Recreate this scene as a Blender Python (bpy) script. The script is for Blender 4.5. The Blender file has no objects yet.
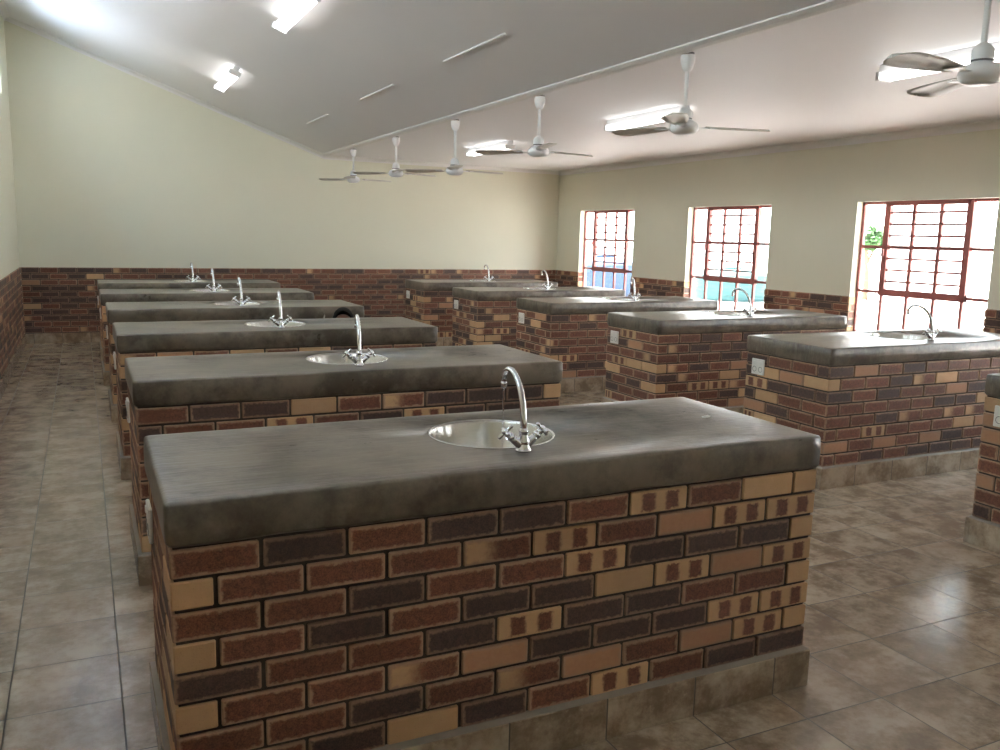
import bpy, math, random
from mathutils import Vector, Matrix, noise as mnoise

PI = math.pi
SC = bpy.context.scene
COL = SC.collection
rnd = random.Random(7)

# ------------------------------------------------------------------ measures
F, CAM = 864.76, (-0.1662, -2.2498, 1.6483)
YAW, PITCH, ROLL = 0.4493, -0.1588, 0.0232
TL, TD, TH, TT = 2.22, 0.8127, 0.9654, 0.1198      # bench length, depth, height, top thickness
STEP, RX, RY = 1.9111, 4.2791, 0.0213
WL, WR, WB, WF = -0.962, 7.564, 11.535, -4.2       # left, right, back and front wall planes
WH = 1.074                                         # brick dado height
ZL, ZC, ZR, RIDX = 4.40, 2.842, 2.815, 3.335       # ceiling heights: left, fold, right
SKH = 0.15                                         # tiled skirting height
COURSE, BL, BW, MJ = 0.0866, 0.2240, 0.106, 0.010
PITCH_T = 0.3615
DJ = {'L': [(-.0076, -.004), (.0135, .012), (.0103, .004), (.006, -.005), (-.015, -.004), (-.007, -.003)],
      'R': [(.005, -.008), (.006, -.0025), (.0005, .006), (-.004, .004), (-.005, .002), (-.002, -.001)]}

def bench_xy(row, i):
    dx, dy = DJ[row][i]
    return ((0 if row == 'L' else RX) + dx, i * STEP + (0 if row == 'L' else RY) + dy)

def slope_z(x):
    return ZL + (ZC - ZL) * (x - WL) / (RIDX - WL)

# ------------------------------------------------------------------ materials
def mat(name):
    m = bpy.data.materials.new(name); m.use_nodes = True
    nt = m.node_tree; nt.nodes.clear()
    out = nt.nodes.new('ShaderNodeOutputMaterial')
    return m, nt, out

class G:
    """little node graph helper"""
    def __init__(self, nt): self.nt = nt
    def n(self, t, **kw):
        nd = self.nt.nodes.new(t)
        for k, v in kw.items():
            if k == 'inp':
                for kk, vv in v.items(): self.set(nd, kk, vv)
            else: setattr(nd, k, v)
        return nd
    def set(self, nd, k, v):
        s = nd.inputs[k]
        if hasattr(v, 'is_output') or isinstance(v, bpy.types.NodeSocket): self.nt.links.new(v, s)
        else: s.default_value = v
    def math(self, op, a, b=0.0, c=0.0, clamp=False):
        nd = self.n('ShaderNodeMath', operation=op, use_clamp=clamp)
        self.set(nd, 0, a); self.set(nd, 1, b); self.set(nd, 2, c)
        return nd.outputs[0]
    def mix(self, f, a, b):
        nd = self.n('ShaderNodeMix', data_type='RGBA')
        self.set(nd, 0, f); self.set(nd, 6, a); self.set(nd, 7, b)
        return nd.outputs[2]
    def smooth(self, x, a, b, lo=0.0, hi=1.0):
        nd = self.n('ShaderNodeMapRange', interpolation_type='SMOOTHSTEP')
        self.set(nd, 0, x); self.set(nd, 1, a); self.set(nd, 2, b); self.set(nd, 3, lo); self.set(nd, 4, hi)
        return nd.outputs[0]
    def noise(self, vec, scale, detail=3.0, rough=0.55):
        nd = self.n('ShaderNodeTexNoise')
        if vec is not None: self.set(nd, 'Vector', vec)
        self.set(nd, 'Scale', scale); self.set(nd, 'Detail', detail); self.set(nd, 'Roughness', rough)
        return nd.outputs[0]
    def pos(self): return self.n('ShaderNodeNewGeometry').outputs['Position']
    def bsdf(self, out, **inp):
        b = self.n('ShaderNodeBsdfPrincipled')
        for k, v in inp.items(): self.set(b, k.replace('_', ' '), v)
        self.nt.links.new(b.outputs[0], out.inputs[0])
        return b
    def bump(self, h, strength, dist):
        nd = self.n('ShaderNodeBump'); self.set(nd, 'Height', h)
        self.set(nd, 'Strength', strength); self.set(nd, 'Distance', dist)
        return nd.outputs[0]

def c4(r, g, b): return (r, g, b, 1.0)

def simple(name, col, rough=0.5, metal=0.0, spec=0.5, vary=0.04, scale=6.0, bump=0.0):
    m, nt, out = mat(name); g = G(nt)
    p = g.pos()
    f = g.noise(p, scale, 4)
    lo = c4(*[max(0, x * (1 - vary)) for x in col]); hi = c4(*[min(1, x * (1 + vary)) for x in col])
    b = g.bsdf(out, Base_Color=g.mix(f, lo, hi), Roughness=rough, Metallic=metal)
    g.set(b, 'Specular IOR Level', spec)
    if bump:
        g.set(b, 'Normal', g.bump(g.noise(p, 180, 2), bump, 0.002))
    return m

def make_brick():
    m, nt, out = mat('flashed clay brick'); g = G(nt)
    at = g.n('ShaderNodeAttribute', attribute_name='brick')
    sp = g.n('ShaderNodeSeparateColor'); g.set(sp, 0, at.outputs['Color'])
    kind, r2, r3 = sp.outputs[0], sp.outputs[1], sp.outputs[2]
    flen = at.outputs['Alpha']
    uv = g.n('ShaderNodeSeparateXYZ'); g.set(uv, 0, g.n('ShaderNodeUVMap', uv_map='UVMap').outputs[0])
    u, v = uv.outputs[0], uv.outputs[1]
    p = g.pos()
    n1 = g.noise(p, 55, 4, .65); n2 = g.noise(p, 240, 3, .7); n3 = g.noise(p, 16, 2)
    du = g.math('MULTIPLY', g.math('MINIMUM', u, g.math('SUBTRACT', 1.0, u)), flen)
    dv = g.math('MULTIPLY', g.math('MINIMUM', v, g.math('SUBTRACT', 1.0, v)), 0.073)
    d = g.math('MINIMUM', du, dv)
    d = g.math('ADD', d, g.math('MULTIPLY', g.math('SUBTRACT', n1, 0.5), 0.030))
    core = g.smooth(d, 0.0005, 0.011)
    speck = g.smooth(g.math('ADD', g.math('MULTIPLY', n2, .6), g.math('MULTIPLY', n1, .4)), .36, .64)
    red = g.mix(speck, c4(.080, .031, .021), c4(.225, .088, .052))
    black = g.mix(speck, c4(.040, .024, .022), c4(.095, .055, .045))
    rim = g.mix(n3, c4(.31, .190, .125), c4(.40, .265, .18))
    tan = g.mix(n3, c4(.44, .275, .150), c4(.54, .36, .205))
    tan = g.mix(g.math('MULTIPLY', g.smooth(n2, .60, .72), .5), tan, c4(.22, .11, .06))
    orange = g.mix(n1, c4(.34, .17, .095), c4(.44, .26, .155))
    # one dark end on part of the red bricks
    grad = g.smooth(g.math('ADD', u, g.math('MULTIPLY', g.math('SUBTRACT', n1, .5), .35)), .2, .55)
    halfred = g.mix(grad, tan, red)
    redsel = g.mix(g.math('GREATER_THAN', r2, .86), red, halfred)
    # two smudged bands across the face
    def band(c):
        a = g.math('ABSOLUTE', g.math('SUBTRACT', g.math('ADD', u, g.math('MULTIPLY', g.math('SUBTRACT', n1, .5), .12)), c))
        return g.smooth(a, .15, .085)
    bands = g.math('MULTIPLY', g.math('MAXIMUM', band(.30), band(.74)), g.smooth(d, 0.001, 0.008))
    stripe = g.mix(bands, tan, red)
    rc = g.mix(core, rim, redsel)
    kc = g.mix(core, g.mix(.35, rim, black), black)
    oc = g.mix(core, rim, orange)
    def gt(x): return g.math('GREATER_THAN', kind, x)
    c = g.mix(gt(.4), rc, kc)
    c = g.mix(gt(.65), c, tan)
    c = g.mix(gt(.78), c, oc)
    c = g.mix(gt(.9), c, stripe)
    hsv = g.n('ShaderNodeHueSaturation'); g.set(hsv, 'Color', c)
    g.set(hsv, 'Value', g.math('ADD', .93, g.math('MULTIPLY', r3, .36)))
    b = g.bsdf(out, Base_Color=hsv.outputs[0], Roughness=.62)
    h = g.math('ADD', g.math('MULTIPLY', n2, .5), g.math('MULTIPLY', n1, .5))
    g.set(b, 'Normal', g.bump(h, .55, .003))
    return m

def make_tile():
    m, nt, out = mat('beige ceramic tile'); g = G(nt)
    geo = g.n('ShaderNodeNewGeometry'); p = geo.outputs['Position']
    s = g.n('ShaderNodeSeparateXYZ'); g.set(s, 0, p)
    nn = g.n('ShaderNodeSeparateXYZ'); g.set(nn, 0, geo.outputs['True Normal'])
    def line(coord, off, ncomp):
        q = g.math('DIVIDE', g.math('SUBTRACT', coord, off), PITCH_T)
        fr = g.math('FRACT', q)
        e = g.math('MULTIPLY', g.math('MINIMUM', fr, g.math('SUBTRACT', 1.0, fr)), PITCH_T)
        on = g.math('LESS_THAN', g.math('ABSOLUTE', ncomp), .5)
        return g.math('MULTIPLY', g.smooth(e, .0038, .0018), on), g.math('FLOOR', q), e
    lx, ix, ex = line(s.outputs[0], 1.332, nn.outputs[0])
    ly, iy, ey = line(s.outputs[1], -.198, nn.outputs[1])
    joint = g.math('MAXIMUM', lx, ly)
    cv = g.n('ShaderNodeCombineXYZ'); g.set(cv, 0, ix); g.set(cv, 1, iy)
    wn = g.n('ShaderNodeTexWhiteNoise'); g.set(wn, 'Vector', cv.outputs[0])
    off = g.n('ShaderNodeVectorMath', operation='SCALE'); g.set(off, 0, wn.outputs['Color']); g.set(off, 'Scale', 9.0)
    pv = g.n('ShaderNodeVectorMath', operation='ADD'); g.set(pv, 0, p); g.set(pv, 1, off.outputs[0])
    pv = pv.outputs[0]
    a = g.noise(pv, 5.5, 6, .62); b2 = g.noise(pv, 26, 5, .7); b3 = g.noise(pv, 2.2, 2)
    f = g.smooth(g.math('ADD', g.math('MULTIPLY', a, .72), g.math('MULTIPLY', b2, .28)), .37, .64)
    c = g.mix(f, c4(.225, .165, .112), c4(.50, .415, .315))
    c = g.mix(g.math('MULTIPLY', g.smooth(b3, .52, .75), .45), c, c4(.29, .20, .13))
    c = g.mix(g.math('MULTIPLY', g.smooth(b2, .62, .74), .5), c, c4(.52, .45, .36))
    hsv = g.n('ShaderNodeHueSaturation'); g.set(hsv, 'Color', c)
    g.set(hsv, 'Value', g.math('ADD', .90, g.math('MULTIPLY', wn.outputs['Value'], .2)))
    c = g.mix(joint, hsv.outputs[0], c4(.10, .08, .06))
    r = g.math('ADD', .11, g.math('MULTIPLY', a, .16))
    b = g.bsdf(out, Base_Color=c, Roughness=g.mix(joint, r, c4(.7, .7, .7)))
    g.set(b, 'Specular IOR Level', .5)
    h = g.math('SUBTRACT', g.math('MULTIPLY', g.noise(p, 40, 3), .18), joint)
    g.set(b, 'Normal', g.bump(h, .35, .003))
    return m

def make_screed():
    m, nt, out = mat('troweled cement screed'); g = G(nt)
    p = g.pos()
    a = g.noise(p, 4.0, 7, .72); b2 = g.noise(p, 22, 4, .6); b3 = g.noise(p, 130, 3)
    mp = g.n('ShaderNodeMapping'); g.set(mp, 'Vector', p); g.set(mp, 'Rotation', (0, 0, .7)); g.set(mp, 'Scale', (4, 46, 4))
    st = g.noise(mp.outputs[0], 1.6, 4, .6)
    mp2 = g.n('ShaderNodeMapping'); g.set(mp2, 'Vector', p); g.set(mp2, 'Rotation', (0, 0, -.35)); g.set(mp2, 'Scale', (4, 40, 4))
    st2 = g.noise(mp2.outputs[0], 1.5, 4, .6)
    f = g.smooth(a, .36, .62)
    c = g.mix(f, c4(.054, .041, .029), c4(.190, .158, .122))
    c = g.mix(g.math('MULTIPLY', g.smooth(b2, .5, .72), .35), c, c4(.13, .105, .078))
    c = g.mix(g.math('MULTIPLY', g.smooth(st, .54, .68), .45), c, c4(.27, .25, .22))
    c = g.mix(g.math('MULTIPLY', b3, .16), c, c4(.06, .052, .042))
    r = g.math('ADD', .17, g.math('MULTIPLY', g.math('ADD', a, st2), .14))
    b = g.bsdf(out, Base_Color=c, Roughness=r)
    g.set(b, 'Specular IOR Level', .9)
    h = g.math('ADD', g.math('MULTIPLY', st, .8), g.math('ADD', g.math('MULTIPLY', st2, .5), g.math('MULTIPLY', b2, .5)))
    g.set(b, 'Normal', g.bump(h, .40, .005))
    return m

def make_metal(name, col, rough, aniso=0.0):
    m, nt, out = mat(name); g = G(nt)
    n = g.noise(g.pos(), 30, 3)
    b = g.bsdf(out, Base_Color=c4(*col), Metallic=1.0,
               Roughness=g.math('ADD', rough, g.math('MULTIPLY', n, rough * .4)))
    if aniso:
        g.set(b, 'Anisotropic', aniso); g.set(b, 'Anisotropic Rotation', .25)
        t = g.n('ShaderNodeTangent', direction_type='RADIAL', axis='Z')
        g.set(b, 'Tangent', t.outputs[0])
    return m

def make_glass():
    m, nt, out = mat('window glass'); g = G(nt)
    lw = g.n('ShaderNodeLayerWeight'); g.set(lw, 'Blend', .5)
    fac = g.math('ADD', .04, g.math('MULTIPLY', g.math('POWER', lw.outputs['Facing'], 5.0), .7))
    tr = g.n('ShaderNodeBsdfTransparent'); gl = g.n('ShaderNodeBsdfGlossy')
    tint = g.mix(g.noise(g.pos(), 2.0), c4(.93, .96, .95), c4(.96, .98, .97))
    g.set(tr, 'Color', tint); g.set(gl, 'Roughness', .02)
    mx = g.n('ShaderNodeMixShader'); g.set(mx, 0, fac); g.set(mx, 1, tr.outputs[0]); g.set(mx, 2, gl.outputs[0])
    nt.links.new(mx.outputs[0], out.inputs[0])
    return m

def make_water():
    m, nt, out = mat('clear water'); g = G(nt)
    b = g.bsdf(out, Base_Color=g.mix(g.noise(g.pos(), 40), c4(.95, .97, 1), c4(1, 1, 1)), Roughness=.03, IOR=1.33)
    g.set(b, 'Transmission Weight', 1.0)
    return m

def make_emit(name, col, strength):
    m, nt, out = mat(name); g = G(nt)
    e = g.n('ShaderNodeEmission'); g.set(e, 'Color', c4(*col)); g.set(e, 'Strength', strength)
    nt.links.new(e.outputs[0], out.inputs[0])
    return m

M = {
    'brick': make_brick(),
    'mortar': simple('dark raked mortar', (.060, .050, .042), .9, vary=.25, scale=40, bump=.4),
    'lip': simple('pale cement fillet', (.30, .27, .23), .85, vary=.15, scale=30),
    'tile': make_tile(),
    'screed': make_screed(),
    'wall': simple('cream wall paint', (.75, .75, .625), .55, vary=.02, scale=3, bump=.06),
    'ceiling': simple('white ceiling paint', (.85, .845, .875), .55, vary=.015, scale=2),
    'cornice': simple('white gypsum cornice', (.82, .82, .82), .6, vary=.02),
    'steel': make_metal('brushed stainless steel', (.74, .73, .70), .20, .8),
    'chrome': make_metal('polished chrome', (.82, .83, .85), .05),
    'dark': simple('black rubber', (.02, .02, .02), .5),
    'plastic': simple('white plastic', (.80, .80, .77), .35),
    'grey': simple('grey plastic', (.16, .16, .17), .5),
    'enamel': simple('white fan enamel', (.86, .88, .90), .3),
    'bladepaint': simple('off white blade enamel', (.62, .60, .56), .4),
    'oxide': simple('red oxide steel paint', (.34, .10, .09), .45, vary=.12),
    'glass': make_glass(),
    'water': make_water(),
    'tube': make_emit('fluorescent tube', (1.0, .98, .93), 3.4),
    'skin': simple('brown skin', (.24, .11, .075), .5),
    'hair': simple('black hair', (.008, .007, .006), 1.0, vary=.3, scale=120),
    'shirt': simple('grey cotton', (.20, .20, .21), .8),
    'trouser': simple('dark cotton', (.03, .032, .04), .8),
    'eye': simple('eye white', (.7, .7, .68), .3),
    'paper': simple('white paper', (.85, .85, .82), .6),
    'sand': simple('pale sandy ground', (.46, .395, .36), .9, vary=.12, scale=.7),
    'bluewall': simple('pale blue plaster', (.015, .035, .075), .8, vary=.06),
    'teal': simple('turquoise plaster', (.022, .07, .072), .8, vary=.06),
    'roof': simple('grey roof sheeting', (.40, .38, .36), .6),
    'bounce_zinc': simple('pale galvanised bounce sheeting', (.64, .71, .82), .6, vary=.08, scale=.8),  # sheeting of the added roof, bluish to cool the light it bounces
    'leaf': simple('green leaves', (.11, .21, .08), .7, vary=.5, scale=9),
    'bark': simple('brown bark', (.12, .08, .05), .9, vary=.3, scale=20),
}

# ------------------------------------------------------------------ mesh builder
class MB:
    def __init__(self): self.v = []; self.f = []; self.uv = []; self.col = []; self.sm = []
    def vert(self, p): self.v.append(tuple(p)); return len(self.v) - 1
    def face(self, idx, uv=None, col=None, smooth=False):
        self.f.append(tuple(idx)); self.uv.append(uv); self.col.append(col); self.sm.append(smooth)
    def quad(self, a, b, c, d, **k): self.face([self.vert(x) for x in (a, b, c, d)], **k)
    def box(self, lo, hi):
        x0, y0, z0 = lo; x1, y1, z1 = hi
        i = [self.vert(p) for p in ((x0, y0, z0), (x1, y0, z0), (x1, y1, z0), (x0, y1, z0), (x0, y0, z1), (x1, y0, z1), (x1, y1, z1), (x0, y1, z1))]
        for q in ((3, 2, 1, 0), (4, 5, 6, 7), (0, 1, 5, 4), (1, 2, 6, 5), (2, 3, 7, 6), (3, 0, 4, 7)):
            self.face([i[k] for k in q])
    def cbox(self, lo, hi, c, col=None, matx=None):
        """chamfered box; each face carries its own 0..1 uv"""
        lo = Vector(lo); hi = Vector(hi); mid = (lo + hi) / 2; h = (hi - lo) / 2
        T = matx or Matrix.Identity(4)
        idx = {}
        for ax in range(3):
            for sg in (-1, 1):
                for a in (-1, 1):
                    for b in (-1, 1):
                        o = [0, 0, 0]; u, w = (ax + 1) % 3, (ax + 2) % 3
                        o[ax] = sg * h[ax]; o[u] = a * (h[u] - c); o[w] = b * (h[w] - c)
                        idx[(ax, sg, a, b)] = self.vert(T @ (mid + Vector(o)))
        for ax in range(3):
            u, w = (ax + 1) % 3, (ax + 2) % 3
            for sg in (-1, 1):
                cyc = [(-1, -1), (1, -1), (1, 1), (-1, 1)]
                if sg < 0: cyc = cyc[::-1]
                if ax == 2: L_, uvs = 2 * h[0], [((a + 1) / 2, (b + 1) / 2) for a, b in cyc]
                elif ax == 1: L_, uvs = 2 * h[0], [((b + 1) / 2, (a + 1) / 2) for a, b in cyc]   # u=z, w=x
                else: L_, uvs = 2 * h[1], [((a + 1) / 2, (b + 1) / 2) for a, b in cyc]           # u=y, w=z
                cc = None if col is None else (col[0], col[1], col[2], L_)
                self.face([idx[(ax, sg, a, b)] for a, b in cyc], uv=uvs, col=cc)
        cc = None if col is None else (col[0], col[1], col[2], .1)
        def S(ax, d):   # vertex of face ax nearest signs d
            return idx[(ax, d[ax], d[(ax + 1) % 3], d[(ax + 2) % 3])]
        for ax in range(3):      # edges along ax
            u, w = (ax + 1) % 3, (ax + 2) % 3
            for su in (-1, 1):
                for sw in (-1, 1):
                    d0 = [0, 0, 0]; d0[u] = su; d0[w] = sw; d0[ax] = -1
                    d1 = list(d0); d1[ax] = 1
                    q = [S(u, d0), S(u, d1), S(w, d1), S(w, d0)]
                    if su * sw > 0: q = q[::-1]
                    self.face(q, uv=[(0, 0)] * 4, col=cc)
        for sx in (-1, 1):
            for sy in (-1, 1):
                for sz in (-1, 1):
                    d = [sx, sy, sz]; q = [S(0, d), S(1, d), S(2, d)]
                    if sx * sy * sz < 0: q = q[::-1]
                    self.face(q, uv=[(0, 0)] * 3, col=cc)
    def lathe(self, prof, n=32, T=None, smooth=True):
        """prof: list of (r, z); closed where r == 0"""
        T = T or Matrix.Identity(4); rings = []
        for r, z in prof:
            if r < 1e-6: rings.append([self.vert(T @ Vector((0, 0, z)))])
            else: rings.append([self.vert(T @ Vector((r * math.cos(2 * PI * k / n), r * math.sin(2 * PI * k / n), z))) for k in range(n)])
        for a, b in zip(rings, rings[1:]):
            for k in range(n):
                k2 = (k + 1) % n
                if len(a) == 1 and len(b) == 1: continue
                if len(a) == 1: self.face([a[0], b[k2], b[k]], smooth=smooth)
                elif len(b) == 1: self.face([a[k], a[k2], b[0]], smooth=smooth)
                else: self.face([a[k], a[k2], b[k2], b[k]], smooth=smooth)
    def tube(self, pts, rad, n=12, cap=True):
        pts = [Vector(p) for p in pts]
        if not hasattr(rad, '__len__'): rad = [rad] * len(pts)
        prev = None; rings = []
        for i, p in enumerate(pts):
            t = (pts[min(i + 1, len(pts) - 1)] - pts[max(i - 1, 0)]).normalized()
            if prev is None:
                a = Vector((1, 0, 0)) if abs(t.x) < .8 else Vector((0, 1, 0))
                nrm = (a - t * a.dot(t)).normalized()
            else: nrm = (prev - t * prev.dot(t)).normalized()
            prev = nrm; bn = t.cross(nrm)
            rings.append([self.vert(p + (nrm * math.cos(2 * PI * k / n) + bn * math.sin(2 * PI * k / n)) * rad[i]) for k in range(n)])
        for a, b in zip(rings, rings[1:]):
            for k in range(n): self.face([a[k], a[(k + 1) % n], b[(k + 1) % n], b[k]], smooth=True)
        if cap:
            self.face(rings[0][::-1]); self.face(rings[-1])
    def mesh(self, name, m):
        me = bpy.data.meshes.new(name); me.from_pydata(self.v, [], self.f)
        for mm in (m if isinstance(m, list) else [m]): me.materials.append(mm)
        me.polygons.foreach_set('use_smooth', self.sm)
        if any(u is not None for u in self.uv):
            uu = []; cc = []
            for f, u, c in zip(self.f, self.uv, self.col):
                for k in range(len(f)):
                    uu += list(u[k]) if u else [0, 0]
                    cc += list(c) if c else [0, 0, 0, .1]
            me.uv_layers.new(name='UVMap'); me.uv_layers['UVMap'].data.foreach_set('uv', uu)
            me.color_attributes.new('brick', 'FLOAT_COLOR', 'CORNER'); me.color_attributes['brick'].data.foreach_set('color', cc)
        me.update()
        return me

def link(name, me, parent=None, loc=(0, 0, 0)):
    o = bpy.data.objects.new(name, me); COL.objects.link(o); o.location = loc
    if parent: o.parent = parent
    return o

def obj(name, mb, m, parent=None, loc=(0, 0, 0)): return link(name, mb.mesh(name, M[m] if isinstance(m, str) else m), parent, loc)

def thing(name, label, cat, loc=(0, 0, 0), group=None, rotz=0.0):
    o = bpy.data.objects.new(name, None); o.empty_display_size = .1; COL.objects.link(o)
    o.location = loc; o.rotation_euler = (0, 0, rotz)
    return tag(o, label, cat, group)

def tag(o, label, cat, group=None):
    o['label'] = label; o['category'] = cat
    if group: o['group'] = group
    return o

def struct(name, mb, m, parent=None):
    o = obj(name, mb, m, parent)
    if parent is None: o['kind'] = 'structure'
    return o

def copy_tree(o, parent=None):
    c = o.copy(); COL.objects.link(c); c.parent = parent
    for ch in list(o.children): copy_tree(ch, c)
    return c

# ------------------------------------------------------------------ bricks
KIND = {'R': .2, 'K': .55, 'T': .72, 'O': .84, 'S': .95}
def pick(r, half=False):
    x = r.random()
    if half: return 'T' if x < .52 else ('R' if x < .85 else 'K')
    for k, w in (('R', .52), ('K', .30), ('T', .05), ('O', .08), ('S', .05)):
        if x < w: return k
        x -= w
    return 'R'
def bcol(k, r): return (KIND[k], r.random(), r.random())

FRONT = ["RKRKKRSRTT", "TRRRRSROSS", "RRKRRSKKKT", "TRKRKKTSOS", "KRRKSKKRRT", "TRRROKKKSS", "RRKRROROST", "TRKTKRSRKK"]

def brick_base(seed, front=None):
    """hollow brick plinth, pinwheel bond, origin at the bench's front left corner"""
    r = random.Random(seed); b = MB(); core = MB()
    nL, nD = 9, 3
    L = nL * (BL + MJ) + BW; D = nD * (BL + MJ) + BW
    ox, oy = (TL - L) / 2, (TD - D) / 2
    z0 = SKH; z1 = TH - TT + .014
    zc = [z0 + i * COURSE for i in range(9)]
    P = BL + MJ
    for c in range(8):
        k = 7 - c      # row 0 on top
        lo = zc[c] + MJ / 2; hi = min(zc[c + 1] - MJ / 2, z1)
        even = (k % 2 == 0)
        def put(x0, y0, x1, y1, kind):
            j = [r.uniform(-.0012, .0012) for _ in range(2)]
            b.cbox((x0 + j[0], y0 + j[1], lo), (x1 + j[0], y1 + j[1], hi), .0035, bcol(kind, r))
        for i in range(nL):
            x0 = ox + (i * P if even else BW + MJ + i * P)
            kf = pick(r)
            if front: kf = front[k][i if even else i + 1]
            put(x0, oy, x0 + BL, oy + BW, kf)
            x0 = ox + (BW + MJ + i * P if even else i * P)
            put(x0, oy + D - BW, x0 + BL, oy + D, pick(r))
        for i in range(nD):
            y0 = oy + (i * P if even else BW + MJ + i * P)         # right side
            kr = pick(r, even and i == 0)
            if front and even and i == 0: kr = 'T'
            put(ox + L - BW, y0, ox + L, y0 + BL, kr)
            y0 = oy + (BW + MJ + i * P if even else i * P)         # left side
            kl = pick(r, not even and i == 0)
            if front and not even and i == 0: kl = 'T'
            put(ox, y0, ox + BW, y0 + BL, kl)
    g = .009
    X0, Y0, X1, Y1 = ox + g, oy + g, ox + L - g, oy + D - g
    t = .085
    for lo, hi in (((X0, Y0, 0), (X1, Y0 + t, z1)), ((X0, Y1 - t, 0), (X1, Y1, z1)), ((X0, Y0 + t, 0), (X0 + t, Y1 - t, z1)), ((X1 - t, Y0 + t, 0), (X1, Y1 - t, z1))):
        core.box(lo, hi)
    # merge: bricks first, mortar second material
    nf = len(b.f); nv = len(b.v)
    b.v += core.v; b.f += [tuple(i + nv for i in f) for f in core.f]
    b.uv += [None] * len(core.f); b.col += [None] * len(core.f); b.sm += core.sm
    me = b.mesh('brick_base', [M['brick'], M['mortar']])
    for p in me.polygons:
        if p.index >= nf: p.material_index = 1
    return me, (ox, oy, L, D)

SINK = (1.105, .433)
def countertop_mesh(seed, sdx=0.0):
    r = random.Random(seed); b = MB()
    hx, hy = SINK[0] + sdx, SINK[1]; hr = .2135
    z1, z0 = TH, TH - TT
    # perimeter samples
    per = []
    def seg(a, c, n):
        for i in range(n): per.append((a[0] + (c[0] - a[0]) * i / n, a[1] + (c[1] - a[1]) * i / n))
    e = .010
    for A, B, n in (((0, 0), (TL, 0), 54), ((TL, 0), (TL, TD), 20), ((TL, TD), (0, TD), 54), ((0, TD), (0, 0), 20)):
        ux, uy = (B[0] > A[0]) - (B[0] < A[0]), (B[1] > A[1]) - (B[1] < A[1])
        per.append(A); a2 = (A[0] + ux * e, A[1] + uy * e); b2 = (B[0] - ux * e, B[1] - uy * e)
        seg(a2, b2, n); per.append(b2)
    N = len(per)
    def wob(x, y, s, a): return a * mnoise.noise(Vector((x * s + seed * 3.1, y * s, seed * 1.7)))
    def ring(ins, z, wz=0.0, wo=0.0):
        out = []
        for x, y in per:
            cx = .012 if (x < .001 or x > TL - .001) and (y < .001 or y > TD - .001) else 0
            xx = ins + x * (TL - 2 * ins) / TL; yy = ins + y * (TD - 2 * ins) / TD
            o = wob(x, y, 4, wo)
            xx += (1 if x > TL - .001 else -1 if x < .001 else 0) * (o - cx * .35)
            yy += (1 if y > TD - .001 else -1 if y < .001 else 0) * (o - cx * .35)
            out.append(b.vert((xx, yy, z + wob(x, y, 5, wz))))
        return out
    rings = [ring(.03, z1, 0, 0), ring(.009, z1 - .0006, .0008, .0015), ring(.0005, z1 - .0035, .001, .002), ring(-.003, z1 - .010, .0015, .003),
             ring(-.005, z1 - .06, .002, .003), ring(-.004, z0 + .012, .004, .003), ring(.004, z0, .005, .002)]
    hole = []; hole2 = []; mid = []
    for x, y in per:
        a = math.atan2(y - hy, x - hx)
        hole.append(b.vert((hx + hr * math.cos(a), hy + hr * math.sin(a), z1)))
        hole2.append(b.vert((hx + hr * math.cos(a), hy + hr * math.sin(a), z0)))
    for A, B in [(hole, rings[0])] + list(zip(rings, rings[1:])) + [(rings[-1], hole2), (hole2, hole)]:
        for k in range(N):
            k2 = (k + 1) % N
            b.face([A[k], B[k], B[k2], A[k2]], smooth=True)
    return b

def skirting_mesh(plan):
    ox, oy, L, D = plan; b = MB()
    t = .020; h = SKH - .006
    def prism(x0, y0, x1, y1): b.cbox((x0, y0, 0.0), (x1, y1, h), .002)
    prism(ox - t, oy - t, ox + L + t, oy + .009); prism(ox - t, oy + D - .009, ox + L + t, oy + D + t)
    prism(ox - t, oy + .009, ox + .009, oy + D - .009); prism(ox + L - .009, oy + .009, ox + L + t, oy + D - .009)
    b2 = MB()
    # sloped cement fillet on top of the tiles
    def fil(p):   # p: list of 4 (outer a, outer b, inner b, inner a)
        (ax, ay), (bx, by), (cx, cy), (dx, dy) = p
        o = [(ax, ay, h - .001), (bx, by, h - .001), (bx, by, h + .003), (ax, ay, h + .003), (cx, cy, h + .012), (dx, dy, h + .012), (cx, cy, h - .001), (dx, dy, h - .001)]
        i = [b2.vert(q) for q in o]
        for q in ((0, 1, 2, 3), (3, 2, 4, 5), (1, 6, 4, 2), (0, 3, 5, 7), (7, 6, 1, 0)): b2.face([i[k] for k in q])
    e = t - .003; X0, X1, Y0, Y1 = ox, ox + L, oy, oy + D; q = .012
    fil([(X0 - e, Y0 - e), (X1 + e, Y0 - e), (X1 - q, Y0 + q), (X0 + q, Y0 + q)])
    fil([(X1 + e, Y0 - e), (X1 + e, Y1 + e), (X1 - q, Y1 - q), (X1 - q, Y0 + q)])
    fil([(X1 + e, Y1 + e), (X0 - e, Y1 + e), (X0 + q, Y1 - q), (X1 - q, Y1 - q)])
    fil([(X0 - e, Y1 + e), (X0 - e, Y0 - e), (X0 + q, Y0 + q), (X0 + q, Y1 - q)])
    return b, b2

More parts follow.
